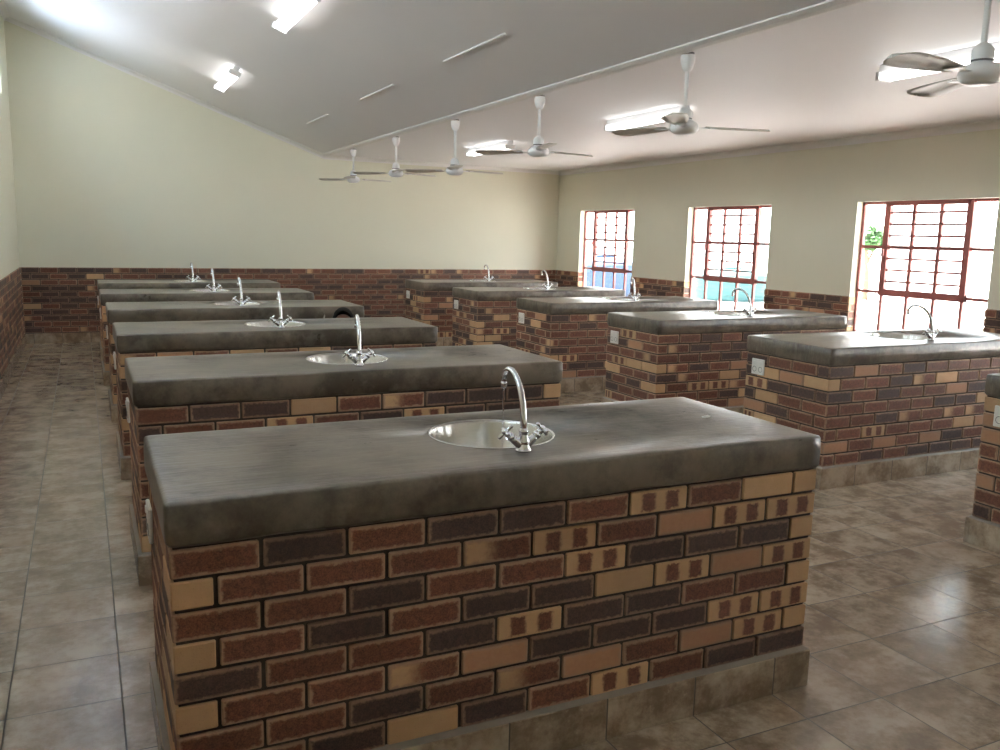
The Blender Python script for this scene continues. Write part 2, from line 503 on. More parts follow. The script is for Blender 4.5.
# ------------------------------------------------------------------ benches
ORD = ['first', 'second', 'third', 'fourth', 'fifth', 'last']
BENCH_LABEL = {
    ('L', 0): 'largest brick lab bench in the foreground, cement top, running tap',
    ('L', 1): 'second brick lab bench of the left row, directly behind the foreground bench',
    ('L', 2): 'third brick lab bench of the left row, in front of the crouching person',
    ('L', 3): 'fourth brick lab bench of the left row, just behind the crouching person',
    ('L', 4): 'fifth brick lab bench of the left row, last but one before back wall',
    ('L', 5): 'farthest brick lab bench of the left row, nearest the dark back wall',
    ('R', 0): 'brick bench cut off by the right edge of the photo',
    ('R', 1): 'brick lab bench of the right row, second from the front, before the nearest window',
    ('R', 2): 'brick lab bench of the right row, third from the front, before the middle window',
    ('R', 3): 'brick lab bench of the right row, fourth from the front, before the farthest window',
    ('R', 4): 'brick lab bench of the right row, last but one before back wall',
    ('R', 5): 'farthest brick lab bench of the right row, close to back wall',
}
WHERE = {
    ('L', 0): 'the large foreground bench', ('L', 1): 'the second left bench', ('L', 2): 'the third left bench',
    ('L', 3): 'the fourth left bench', ('L', 4): 'the fifth left bench', ('L', 5): 'the farthest left bench',
    ('R', 0): 'the cut off right bench', ('R', 1): 'the bench before the nearest window', ('R', 2): 'the bench before the middle window',
    ('R', 3): 'the fourth right bench', ('R', 4): 'the fifth right bench', ('R', 5): 'the farthest right bench'}
GRP = {'L': 'lab benches of the left row', 'R': 'lab benches of the right row'}

# sink
def make_sink():
    b = MB()
    prof = [(.2225, .0005), (.2225, .0026), (.2212, .0034), (.2175, .0030), (.2145, .0006), (.2110, -.007), (.202, -.05), (.189, -.105), (.174, -.132), (.150, -.146), (.10, -.151), (.032, -.154), (.030, -.156), (.0, -.157)]
    b.lathe(prof, 64)
    b.lathe([(.2225, .0005), (.2125, -.004), (.2045, -.05), (.191, -.107), (.176, -.135), (.15, -.149), (.05, -.157), (0, -.159)][::-1], 48)
    d = MB(); d.lathe([(.036, -.1535), (.036, -.1515), (.030, -.1505), (.022, -.152), (.020, -.1535), (0, -.1535)], 28)
    for k in range(3):
        a = k * PI / 3
        d.tube([(-.02 * math.cos(a), -.02 * math.sin(a), -.1518), (.02 * math.cos(a), .02 * math.sin(a), -.1518)], .0016, 6)
    return b.mesh('sink', M['steel']), d.mesh('drain', M['chrome'])
SINK_ME, DRAIN_ME = make_sink()

def catmull(pts, n=8):
    P = [Vector(p) for p in pts]; P = [P[0] * 2 - P[1]] + P + [P[-1] * 2 - P[-2]]; out = []
    for i in range(1, len(P) - 2):
        for k in range(n):
            t = k / n; a, b, c, d = P[i - 1], P[i], P[i + 1], P[i + 2]
            out.append(.5 * ((2 * b) + (c - a) * t + (2 * a - 5 * b + 4 * c - d) * t * t + (3 * b - a - 3 * c + d) * t ** 3))
    out.append(P[-2]); return out

def make_tap():
    me = {}
    b = MB()   # body: flange, boss and the two valve arms grown out of it
    b.lathe([(0, 0), (.026, 0), (.026, .004), (.0245, .006), (.0215, .009), (.021, .028), (.020, .038), (.0165, .046), (.0145, .056), (.0145, .062), (0, .062)], 28)
    for s in (-1, 1):
        b.tube([(0, 0, .016), (s * .016, 0, .024), (s * .034, 0, .038), (s * .043, 0, .046)], [.015, .0150, .0135, .0125], 14)
        b.tube([(s * .0425, 0, .0455), (s * .0525, 0, .054)], .0145, 14)
    me['tap_body'] = b.mesh('tap_body', M['chrome'])
    sp = MB()
    path = [(0, 0, .056), (0, .001, .085), (0, .007, .124), (0, .022, .170), (0, .052, .214), (0, .095, .243), (0, .133, .247), (0, .160, .234), (0, .171, .214), (0, .172, .198)]
    pp = catmull(path, 6); sp.tube(pp, [.0118 - .0022 * min(1, i / 30) for i in range(len(pp))], 16)
    T = Matrix.Translation((0, 0, .056)); sp.lathe([(.0118, 0), (.0162, 0), (.0165, .010), (.014, .016), (.0118, .020)], 20, T)
    me['spout'] = sp.mesh('spout', M['chrome'])
    ae = MB(); T = Matrix.Translation((0, .1725, .177))
    ae.lathe([(0, .004), (.007, .003), (.0098, .0), (.0112, .004), (.0112, .018), (.0098, .024), (.0, .024)], 20, T)
    me['aerator'] = ae.mesh('aerator', M['chrome'])
    for s in (-1, 1):
        h = MB()
        d = Vector((s * .72, 0, .69)).normalized(); p = Vector((s * .050, 0, .052))
        h.tube([p, p + d * .012, p + d * .02], [.0105, .0115, .009], 14)
        c = p + d * .022
        q1 = Vector((s * .30, .6, .45)).normalized() * .031; q1 = (q1 - d * q1.dot(d)).normalized() * .031
        q2 = d.cross(q1).normalized() * .031
        for q in (q1, q2): h.tube([c - q, c - q * .86, c - q * .3, c, c + q * .3, c + q * .86, c + q], [.0045, .0066, .0052, .0062, .0052, .0066, .0045], 10)
        h.tube([c - d * .004, c + d * .006, c + d * .011], [.011, .0115, .007], 14)
        me[('handle', s)] = h.mesh('handle', M['chrome'])
        k = MB(); k.tube([c + d * .0105, c + d * .0125], [.0062, .005], 12)
        me[('cap', s)] = k.mesh('handle_cap', M['plastic'])
    return me
TAP_ME = make_tap()

def place_tap(row, i, x, y, rot):
    t = thing('tap', f'chrome swan neck mixer tap standing on {WHERE[(row, i)]}', 'tap', (x, y, TH), 'mixer taps on the benches')
    link('tap_body', TAP_ME['tap_body'], t)
    s = link('spout', TAP_ME['spout'], t); s.rotation_euler = (0, 0, rot)
    link('aerator', TAP_ME['aerator'], s)
    for q in (-1, 1):
        h = link('handle', TAP_ME[('handle', q)], t)
        c = link('handle_cap', TAP_ME[('cap', q)], h)
    return t

def make_socket():
    b = MB(); b.cbox((-.0085, -.064, -.058), (.004, .064, .058), .0035)          # plate, faces -x
    sw = []; ou = []
    for y in (-.034, .034):
        k = MB(); k.cbox((-.0125, y - .011, .020), (-.0075, y + .011, .044), .002); sw.append(k.mesh('switch', M['plastic']))
        h = MB(); h.lathe([(.0205, 0), (.0205, .0010), (.0180, .0010), (.0165, -.001), (0, -.001)], 20, Matrix.Translation((-.0085, y * .9, -.018)) @ Matrix.Rotation(-PI / 2, 4, 'Y'))
        ou.append(h.mesh('outlet', M['grey']))
    return b.mesh('faceplate', M['plastic']), sw, ou
SOCK = make_socket()

TDX = {('L', 2): -.015, ('L', 3): .02, ('L', 4): .05, ('L', 5): .03, ('R', 0): .05, ('R', 1): .08, ('R', 2): .06, ('R', 3): .07, ('R', 5): .02}
bench_roots = {}
seedn = 11
for row in 'LR':
    for i in range(6):
        x, y = bench_xy(row, i)
        t = thing('lab_bench', BENCH_LABEL[(row, i)], 'bench', (x, y, 0), GRP[row])
        bench_roots[(row, i)] = t
        me, plan = brick_base(seedn, FRONT if (row, i) == ('L', 0) else None)
        link('brick_base', me, t)
        obj('countertop', countertop_mesh(seedn, TDX.get((row, i), 0) * .7), 'screed', t)
        sk, fl = skirting_mesh(plan)
        so = obj('tiled_skirting', sk, 'tile', t)
        obj('cement_fillet', fl, 'lip', so)
        seedn += 1
        s = tag(link('sink', SINK_ME, None, (x + SINK[0] + TDX.get((row, i), 0) * .7, y + SINK[1], TH)), f'round stainless steel basin set into {WHERE[(row, i)]}', 'sink', 'round basins in the benches')
        link('drain', DRAIN_ME, s)
        tx = 1.098 + TDX.get((row, i), 0)
        place_tap(row, i, x + tx, y + .174, {('L', 0): -.05, ('L', 1): -.2, ('L', 2): -.1, ('R', 1): .5, ('R', 2): .6, ('R', 3): -.35}.get((row, i), 0.0))
        sy, sz = (.785, .70) if row == 'L' else (.675, .745)
        if row == 'L': sy = .70
        p = thing('power_socket', f'white double power socket on the left end of {WHERE[(row, i)]}', 'socket', (x + plan[0] - .004, y + sy, sz), 'power sockets on the bench ends')
        link('faceplate', SOCK[0], p)
        for m_ in SOCK[1]: link('switch', m_, p)
        for m_ in SOCK[2]: link('outlet', m_, p)

# water running from the foreground tap, and a scrap on that bench
x0, y0 = bench_xy('L', 0)
w = MB()
wx, wy = x0 + 1.098 + .1725 * math.sin(.05), y0 + .174 + .1725 * math.cos(.05)
pts = []; rr = []
for k in range(22):
    z = TH + .179 - k * (.179 + .150) / 21
    pts.append((wx + .0006 * math.sin(k * 1.3), wy + .0005 * math.cos(k * 1.7), z)); rr.append(.0034 - .00007 * k + .0003 * math.sin(k * 2.1))
w.tube(pts, rr, 10)
tag(obj('water_stream', w, 'water'), 'thin stream of water falling from the foreground tap into its basin', 'water')

sc = MB()
n = 9
top = []; bot = []
for k in range(n):
    a = 2 * PI * k / n; r_ = .011 + .004 * math.sin(3 * a + 1)
    top.append(sc.vert((r_ * 1.6 * math.cos(a), r_ * math.sin(a), .005 + .003 * math.sin(2 * a)))); bot.append(sc.vert((r_ * 1.5 * math.cos(a), r_ * .9 * math.sin(a), .0005)))
sc.face(top); sc.face(bot[::-1])
for k in range(n): sc.face([bot[k], bot[(k + 1) % n], top[(k + 1) % n], top[k]])
tag(obj('paper_scrap', sc, 'paper', None, (2.011, .396, TH)), 'tiny white scrap lying near the right end of the foreground bench top', 'scrap')

# ------------------------------------------------------------------ room shell
def wall_with_holes(b, axis, c, t, a0, a1, z0, z1, holes):
    """plane wall perpendicular to axis at c (inner face), thickness t outward (sign); holes: (a0,a1,z0,z1)"""
    xs = sorted({a0, a1, *[h[0] for h in holes], *[h[1] for h in holes]})
    zs = sorted({z0, z1, *[h[2] for h in holes], *[h[3] for h in holes]})
    lo, hi = min(c, c + t), max(c, c + t)
    for xa, xb in zip(xs, xs[1:]):
        za = None
        for z_a, z_b in zip(zs, zs[1:]):
            inside = any(h[0] - 1e-6 <= xa and xb <= h[1] + 1e-6 and h[2] - 1e-6 <= z_a and z_b <= h[3] + 1e-6 for h in holes)
            if inside: continue
            if axis == 'x': b.box((lo, xa, z_a), (hi, xb, z_b))
            else: b.box((xa, lo, z_a), (xb, hi, z_b))

WIN_R = [(9.13, 10.75), (6.15, 7.79), (3.165, 4.815), (.20, 1.86), (-2.75, -1.09)]  # last one is unseen, added to light the bench fronts
WZ0, WZ1 = .66, 2.115
CLR = [(8.25, 10.25), (5.3, 7.3), (2.35, 4.35), (-.6, 1.4)]  # unseen all but the farthest; number and width set to brighten sloping ceiling
CZ0, CZ1 = 3.22, 3.92
WT = .16
b = MB(); wall_with_holes(b, 'x', WR, WT, WF, WB, 0, ZR + .3, [(a, c, WZ0, WZ1) for a, c in WIN_R]); struct('wall_right', b, 'wall')
b = MB(); wall_with_holes(b, 'x', WL, -WT, WF, WB, 0, ZL + .3, [(a, c, CZ0, CZ1) for a, c in CLR]); struct('wall_left', b, 'wall')
def gable(y0, y1):
    b = MB()
    pts = [(WL - WT, 0), (WR + WT, 0), (WR + WT, ZR + .3), (RIDX, ZC + .3), (WL - WT, ZL + .36)]
    f = [b.vert((x, y0, z)) for x, z in pts]; k = [b.vert((x, y1, z)) for x, z in pts]
    b.face(f); b.face(k[::-1])
    for i in range(5): b.face([f[i], k[i], k[(i + 1) % 5], f[(i + 1) % 5]])
    return b
struct('wall_back', gable(WB, WB + WT), 'wall'); struct('wall_front', gable(WF - WT, WF), 'wall')
b = MB(); b.box((WL - WT, WF - WT, -.12), (WR + WT, WB + WT, 0)); struct('floor', b, 'tile')
b = MB()
pts = [(WL, ZL), (RIDX, ZC), (WR, ZR), (WR, ZR + .12), (RIDX, ZC + .14), (WL, ZL + .14)]
f = [b.vert((x, WF, z)) for x, z in pts]; k = [b.vert((x, WB, z)) for x, z in pts]
for i in range(6): b.face([f[i], f[(i + 1) % 6], k[(i + 1) % 6], k[i]])
b.face([f[0], f[5], f[4], f[1]]); b.face([f[1], f[4], f[3], f[2]]); b.face([k[0], k[1], k[4], k[5]]); b.face([k[1], k[2], k[3], k[4]])
struct('ceiling', b, 'ceiling')

# brick dado
def dado(axis, c, sgn, a0, a1, seed, gaps=()):
    """brick facing 12 mm proud of the wall at c; sgn = direction into the room"""
    r = random.Random(seed); b = MB(); core = MB()
    z = SKH; P = BL + MJ; nc = 11; ch = (WH - SKH) / nc
    def cut(u0, u1, zlo):
        segs = [(u0, u1)]
        for g0, g1, gz in gaps:
            if zlo < gz: continue
            nx = []
            for s0, s1 in segs:
                if s1 <= g0 or s0 >= g1: nx.append((s0, s1)); continue
                if s0 < g0: nx.append((s0, g0))
                if s1 > g1: nx.append((g1, s1))
            segs = nx
        return [s for s in segs if s[1] - s[0] > .02]
    t0, t1 = .004, .013
    for k in range(nc):
        u = a0 - (P / 2 if k % 2 else 0)
        lo, hi = z + k * ch + MJ / 2, z + (k + 1) * ch - (MJ / 2 if k < nc - 1 else 0)
        while u < a1:
            u0, u1 = max(u, a0), min(u + BL, a1)
            for s0, s1 in cut(u0, u1, lo + .01):
                kd = bcol('R' if r.random() < .5 else 'K' if r.random() < .72 else pick(r), r)
                A, B = sorted((c - sgn * .02, c + sgn * t1))
                if axis == 'x': b.cbox((A, s0, lo), (B, s1, hi), .0035, kd)
                else: b.cbox((s0, A, lo), (s1, B, hi), .0035, kd)
            u += P
    for g in [(a0, a1)]:
        zs = [0, WH - .004] if not gaps else [0, gaps[0][2], WH - .004]
        for za, zb in zip(zs, zs[1:]):
            for s0, s1 in cut(a0, a1, za + .01):
                A, B = sorted((c - sgn * .02, c + sgn * t0))
                if axis == 'x': core.box((A, s0, za), (B, s1, zb))
                else: core.box((s0, A, za), (s1, B, zb))
    nf = len(b.f); nv = len(b.v)
    b.v += core.v; b.f += [tuple(i + nv for i in f) for f in core.f]
    b.uv += [None] * len(core.f); b.col += [None] * len(core.f); b.sm += core.sm
    me = b.mesh('brick_dado', [M['brick'], M['mortar']])
    for p in me.polygons:
        if p.index >= nf: p.material_index = 1
    return me

def sobj(name, me):
    o = link(name, me); o['kind'] = 'structure'; return o
sobj('trim_1', dado('y', WB, -1, WL + .013, WR - .013, 101))
sobj('trim_2', dado('x', WL, 1, WF, WB, 102))
sobj('trim_3', dado('x', WR, -1, WF, WB, 103, [(a, c, WZ0) for a, c in WIN_R]))
sobj('trim_4', dado('y', WF, 1, WL + .013, WR - .013, 104))
def base(name, lo, hi):
    b = MB(); b.cbox(lo, hi, .003); struct(name, b, 'tile')
S = SKH - .004
base('baseboard_back', (WL, WB - .028, 0), (WR, WB, S)); base('baseboard_front', (WL, WF, 0), (WR, WF + .028, S))
base('baseboard_left', (WL, WF + .028, 0), (WL + .028, WB - .028, S)); base('baseboard_right', (WR - .028, WF + .028, 0), (WR, WB - .028, S))

# cornices (coved) and ceiling cover strips
def cove(p0, p1, dirA, dirB, s=.075):
    """cove from point p0 to p1; dirA runs along the wall (down), dirB along the ceiling (into the room)"""
    b = MB(); A = Vector(dirA).normalized(); B = Vector(dirB).normalized()
    prof = [(0, 0), (s, 0), (s, .008)]
    for k in range(1, 6):
        a = k / 6 * PI / 2
        prof.append((s - (s - .012) * math.sin(a) , .010 + (s - .012) * (1 - math.cos(a))))
    prof += [(.008, s), (0, s)]
    r0 = [b.vert(Vector(p0) + A * x + B * y) for x, y in prof]; r1 = [b.vert(Vector(p1) + A * x + B * y) for x, y in prof]
    n = len(prof)
    for i in range(n): b.face([r0[i], r0[(i + 1) % n], r1[(i + 1) % n], r1[i]])
    b.face(r0[::-1]); b.face(r1)
    return b
sl = Vector((RIDX - WL, 0, ZC - ZL)).normalized(); sr = Vector((WR - RIDX, 0, ZR - ZC)).normalized()
struct('trim_5', cove((WR, WF, ZR), (WR, WB, ZR), (0, 0, -1), -sr), 'cornice')
struct('trim_6', cove((WL, WF, ZL), (WL, WB, ZL), (0, 0, -1), sl), 'cornice')
struct('trim_7', cove((WL, WB, ZL), (RIDX, WB, ZC), (0, -.0, -1), (0, -1, 0), .06), 'cornice')
struct('trim_8', cove((RIDX, WB, ZC), (WR, WB, ZR), (0, 0, -1), (0, -1, 0), .06), 'cornice')
# rounded strip along the fold of the ceiling
b = MB(); h_ = .012
P0 = [(-.05, .0), (-.05, -.009), (-.02, -.014), (.02, -.012), (.05, -.009), (.05, 0)]
def foldz(dx): return ZC + (dx * sl.z / sl.x if dx < 0 else dx * sr.z / sr.x)
r0 = [b.vert((RIDX + dx, WF, foldz(dx) + dz)) for dx, dz in P0]; r1 = [b.vert((RIDX + dx, WB, foldz(dx) + dz)) for dx, dz in P0]
for i in range(6): b.face([r0[i], r0[(i + 1) % 6], r1[(i + 1) % 6], r1[i]])
struct('trim_9', b, 'cornice')
nrm = Vector((-sl.z, 0, sl.x))       # up out of the sloping ceiling
for i, (ya, yb) in enumerate([(8.64, 9.74), (6.14, 7.23), (3.63, 4.81), (1.1, 2.25)]):
    b = MB(); cx = 2.65
    T = Matrix.Translation((cx, 0, slope_z(cx))) @ Matrix(((sl.x, 0, nrm.x, 0), (0, 1, 0, 0), (sl.z, 0, nrm.z, 0), (0, 0, 0, 1)))
    b.cbox((-.010, ya, -.012), (.010, yb, .0), .003, None, T)
    struct(f'trim_{10 + i}', b, 'cornice')

# ------------------------------------------------------------------ windows
def window(name, axis, c, out, a0, a1, z0, z1, big=True):
    """steel window in the outer part of the wall; axis x; out = outward sign"""
    fx = c + out * .105
    fr = MB()
    def bar(aa, ab, za, zb, d=.03):
        A, B = sorted((fx - d / 2, fx + d / 2)); fr.box((A, aa, za), (B, ab, zb))
    th = .030
    bar(a0, a1, z1 - th, z1); bar(a0, a1, z0, z0 + th); bar(a0, a0 + th, z0, z1); bar(a1 - th, a1, z0, z1)
    W = a1 - a0
    root = obj(name, fr, 'oxide'); root['kind'] = 'structure'
    if big:
        zt, zm, zb = z1, z0 + (z1 - z0) * 2 / 3, z0 + (z1 - z0) / 3
        s0, s1 = a0 + W * .207, a1 - W * .207
        mu = MB()
        def mbar(aa, ab, za, zb_, d, m=mu):
            A, B = sorted((fx - d / 2, fx + d / 2)); m.box((A, aa, za), (B, ab, zb_))
        for zz in (zm, zb):
            mbar(a0, s0, zz - .016, zz + .016, .028); mbar(s1, a1, zz - .016, zz + .016, .028)
        for k in range(4):
            yy = s0 + (s1 - s0) * k / 3; mbar(yy - .016, yy + .016, z0, zb, .028)
        obj('glazing_bar', mu, 'oxide', root)
        ca = MB()
        def cb(aa, ab, za, zb_, d): mbar(aa, ab, za, zb_, d, ca)
        e = .066
        cb(s0 - e / 2, s0 + e / 2, zb - e / 2, zt, .045); cb(s1 - e / 2, s1 + e / 2, zb - e / 2, zt, .045)
        cb(s0, s1, zt - .046, zt, .045); cb(s0 - e / 2, s1 + e / 2, zb - .036, zb + .036, .046)
        cb(s0, s1, zm - .019, zm + .019, .040)
        obj('casement', ca, 'oxide', root)
        gr = MB()
        def gb(aa, ab, za, zb_, d): mbar(aa, ab, za, zb_, d, gr)
        for k in (1, 2):
            yy = s0 + (s1 - s0) * k / 3; gb(yy - .018, yy + .018, zb, zt, .024)
        for (lo, hi) in ((zb, zm), (zm, zt)):
            for k in (1, 2, 3):
                zz = lo + (hi - lo) * k / 4; gb(s0, s1, zz - .011, zz + .011, .016)
        obj('burglar_bar', gr, 'oxide', root)
        hd = MB(); hd.cbox((fx - out * .055 - .012, s1 - .018, zm - .10), (fx - out * .055 + .012, s1 + .006, zm - .02), .004)
        obj('handle', hd, 'oxide', root)
    else:
        mu = MB()
        for k in (1, 2):
            yy = a0 + W * k / 3; A, B = fx - .014, fx + .014; mu.box((A, yy - .013, z0), (B, yy + .013, z1))
        obj('glazing_bar', mu, 'oxide', root)
    gl = MB(); gx = fx + out * .006; gl.box((gx - .002, a0 + .012, z0 + .012), (gx + .002, a1 - .012, z1 - .012))
    obj('pane', gl, 'glass', root)
    return root
n = 1
for a, c in WIN_R: window(f'window_{n}', 'x', WR, 1, a, c, WZ0, WZ1, True); n += 1
for a, c in CLR: window(f'window_{n}', 'x', WL, -1, a, c, CZ0, CZ1, False); n += 1
# brick in the lower reveals + tiled sills
r5 = random.Random(55)
for wi, (a, c) in enumerate(WIN_R):
    rv = MB(); ch = (WH - SKH) / 11
    for k in range(11):
        lo, hi = SKH + k * ch + MJ / 2, SKH + (k + 1) * ch - MJ / 2
        if lo < WZ0 - .02: continue
        for yy, sg in ((a, 1), (c, -1)):
            A, B = sorted((yy - sg * .01, yy + sg * .010)); rv.cbox((WR - .012, A, lo), (WR + .088, B, hi), .003, bcol(pick(r5, True), r5))
    sobj(f'trim_{20 + wi}', rv.mesh('reveal_brick', M['brick']))
    sb = MB(); sb.cbox((WR - .03, a + .011, WZ0 - .03), (WR + .09, c - .011, WZ0 + .004), .004); struct(f'trim_{30 + wi}', sb, 'tile')

# ------------------------------------------------------------------ ceiling lights
def make_light_meshes(Lg=1.27):
    sp = MB(); sp.cbox((-.034, -Lg / 2, -.055), (.034, Lg / 2, 0.0), .006)
    caps = []
    hold = MB()
    tubes = []
    for s in (-1, 1):
        t = MB(); T = Matrix.Translation((s * .045, -Lg / 2 + .035, -.082)) @ Matrix.Rotation(-PI / 2, 4, 'X')
        t.lathe([(0, 0), (.0165, 0), (.0165, Lg - .07), (0, Lg - .07)], 16, T)
        tubes.append(t.mesh('tube', M['tube']))
    hs = []
    for e in (-1, 1):
        h = MB(); y = e * (Lg / 2 - .02)
        h.cbox((-.068, y - .015, -.104), (.068, y + .015, -.046), .005)
        hs.append(h.mesh('lamp_holder', M['enamel']))
    return sp.mesh('housing', M['enamel']), tubes, hs
LM = make_light_meshes()
ANG = math.atan2(ZL - ZC, RIDX - WL)
def light(label, x, y, slope, group):
    z = slope_z(x) if slope else ZC + (ZR - ZC) * (x - RIDX) / (WR - RIDX)
    t = thing('ceiling_light', label, 'ceiling light', (x, y, z - .001), group)
    if slope: t.rotation_euler = (0, ANG, 0)
    link('housing', LM[0], t)
    for m in LM[1]: link('tube', m, t)
    for m in LM[2]: link('lamp_holder', m, t)
light('twin fluorescent batten on the sloping ceiling, farther of the two', 1.53, 9.0, True, 'battens on the sloping ceiling')
light('twin fluorescent batten on the sloping ceiling at top edge of the photo', 1.53, 5.25, True, 'battens on the sloping ceiling')
light('small far twin fluorescent batten on the flat ceiling, nearest back wall', 4.72, 8.36, False, 'battens on the flat ceiling')
light('middle twin fluorescent batten on the flat ceiling, partly behind a fan', 4.72, 4.83, False, 'battens on the flat ceiling')
light('nearest twin fluorescent batten on the flat ceiling, behind the closest fan', 4.72, 1.47, False, 'battens on the flat ceiling')

# ------------------------------------------------------------------ fans
def make_fan_meshes():
    me = {}
    can = MB(); can.lathe([(.0, 0), (.040, 0), (.044, -.006), (.047, -.022), (.045, -.045), (.036, -.080), (.026, -.100), (.016, -.104), (0, -.104)][::-1], 24); me['can'] = can.mesh('ceiling_cup', M['enamel'])
    ring = MB(); ring.lathe([(0, .0), (.040, 0), (.040, -.014), (0, -.014)][::-1], 20); me['ring'] = ring.mesh('mounting_plate', M['grey'])
    mo = MB()
    mo.lathe([(0, .140), (.015, .140), (.030, .130), (.044, .112), (.046, .085), (.043, .056), (.060, .050), (.084, .034), (.092, .012), (.090, -.008), (.074, -.026), (.048, -.036), (0, -.038)][::-1], 32)
    me['motor'] = mo.mesh('motor_housing', M['enamel'])
    bd = MB(); bd.lathe([(.0420, .060), (.0468, .062), (.0468, .068), (.0420, .070)][::-1], 28); me['band'] = bd.mesh('motor_band', M['grey'])
    bl = MB(); n = 26; R0, R1 = .155, .60
    up = []; lo = []
    def w_at(t):
        w = .034 + .046 * math.sin(min(1, t * 1.2) * PI / 2)
        if t > .82: w *= math.sqrt(max(0, 1 - ((t - .82) / .18) ** 2)) * .97 + .03
        return w
    for i in range(n + 1):
        t = 1 - (1 - i / n) ** 1.9; x = R0 + (R1 - R0) * t; w = w_at(t); pit = math.radians(10 - 2 * t)
        ru = []; rl = []
        for q in (-1, -.5, 0, .5, 1):
            yy = q * w * math.cos(pit); zz = q * w * math.sin(pit) + .010 * (1 - q * q)
            ru.append(bl.vert((x, yy, zz + .0018))); rl.append(bl.vert((x, yy, zz - .0018)))
        up.append(ru); lo.append(rl)
    for i in range(n):
        for k in range(4):
            bl.face([up[i][k], up[i + 1][k], up[i + 1][k + 1], up[i][k + 1]], smooth=True)
            bl.face([lo[i][k], lo[i][k + 1], lo[i + 1][k + 1], lo[i + 1][k]], smooth=True)
        bl.face([up[i][0], lo[i][0], lo[i + 1][0], up[i + 1][0]]); bl.face([up[i][4], up[i + 1][4], lo[i + 1][4], lo[i][4]])
    for k in range(4):
        bl.face([up[0][k], up[0][k + 1], lo[0][k + 1], lo[0][k]]); bl.face([up[n][k], lo[n][k], lo[n][k + 1], up[n][k + 1]])
    me['blade'] = bl.mesh('blade', M['bladepaint'])
    ir = MB()
    ir.cbox((.10, -.022, -.004), (.19, .022, .0), .0015); ir.cbox((.165, -.040, -.0045), (.215, .040, .0005), .0015)
    me['iron'] = ir.mesh('blade_bracket', M['enamel'])
    return me
FM = make_fan_meshes()
def fan(label, x, y, drop, ang, tilt=0):
    zc = ZC + (ZR - ZC) * (x - RIDX) / (WR - RIDX)
    t = thing('ceiling_fan', label, 'ceiling fan', (x, y, zc), 'ceiling fans along the fold')
    link('mounting_plate', FM['ring'], t); link('ceiling_cup', FM['can'], t, (0, 0, -.012))
    rod = MB(); rod.lathe([(0, -drop + .10), (.0135, -drop + .10), (.0135, -.1), (0, -.1)], 14); obj('downrod', rod, 'enamel', t)
    mo = link('motor_housing', FM['motor'], t, (0, 0, -drop)); link('motor_band', FM['band'], mo)
    for k in range(3):
        bl = link('blade', FM['blade'], t, (0, 0, -drop + .012)); bl.rotation_euler = (0, 0, math.radians(ang + 120 * k))
        link('blade_bracket', FM['iron'], bl)
fan('nearest ceiling fan, cut off by the right edge of the photo', 3.41, .405, .455, 184)
fan('second nearest white ceiling fan, in front of the middle batten light', 3.41, 2.49, .475, 346)
fan('third white ceiling fan from the front, right of the farthest batten light', 3.41, 4.51, .475, 10)
fan('fourth white ceiling fan from the front, long rod, blades seen edge on', 3.41, 6.38, .53, 8)
fan('fifth white ceiling fan from the front, last but one toward back wall', 3.41, 8.29, .455, 15)
fan('farthest and smallest white ceiling fan, near back wall', 3.41, 10.18, .44, 8)

# ------------------------------------------------------------------ person crouching behind the third left bench
def skin_mesh(name, verts, edges, radii, m, sub=2, root=0):
    me = bpy.data.meshes.new(name + '_cage'); me.from_pydata(verts, edges, []); me.update()
    o = bpy.data.objects.new(name + '_cage', me); COL.objects.link(o)
    md = o.modifiers.new('s', 'SKIN'); md.use_smooth_shade = True
    sd = o.modifiers.new('d', 'SUBSURF'); sd.levels = sub; sd.render_levels = sub
    if not me.skin_vertices: pass
    sv = me.skin_vertices[0].data
    for i, r_ in enumerate(radii):
        sv[i].radius = r_ if hasattr(r_, '__len__') else (r_, r_)
    sv[root].use_root = True
    dg = bpy.context.evaluated_depsgraph_get(); dg.update()
    res = bpy.data.meshes.new_from_object(o.evaluated_get(dg)); res.name = name
    bpy.data.objects.remove(o); bpy.data.meshes.remove(me)
    res.materials.clear(); res.materials.append(m)
    for p in res.polygons: p.use_smooth = True
    return res

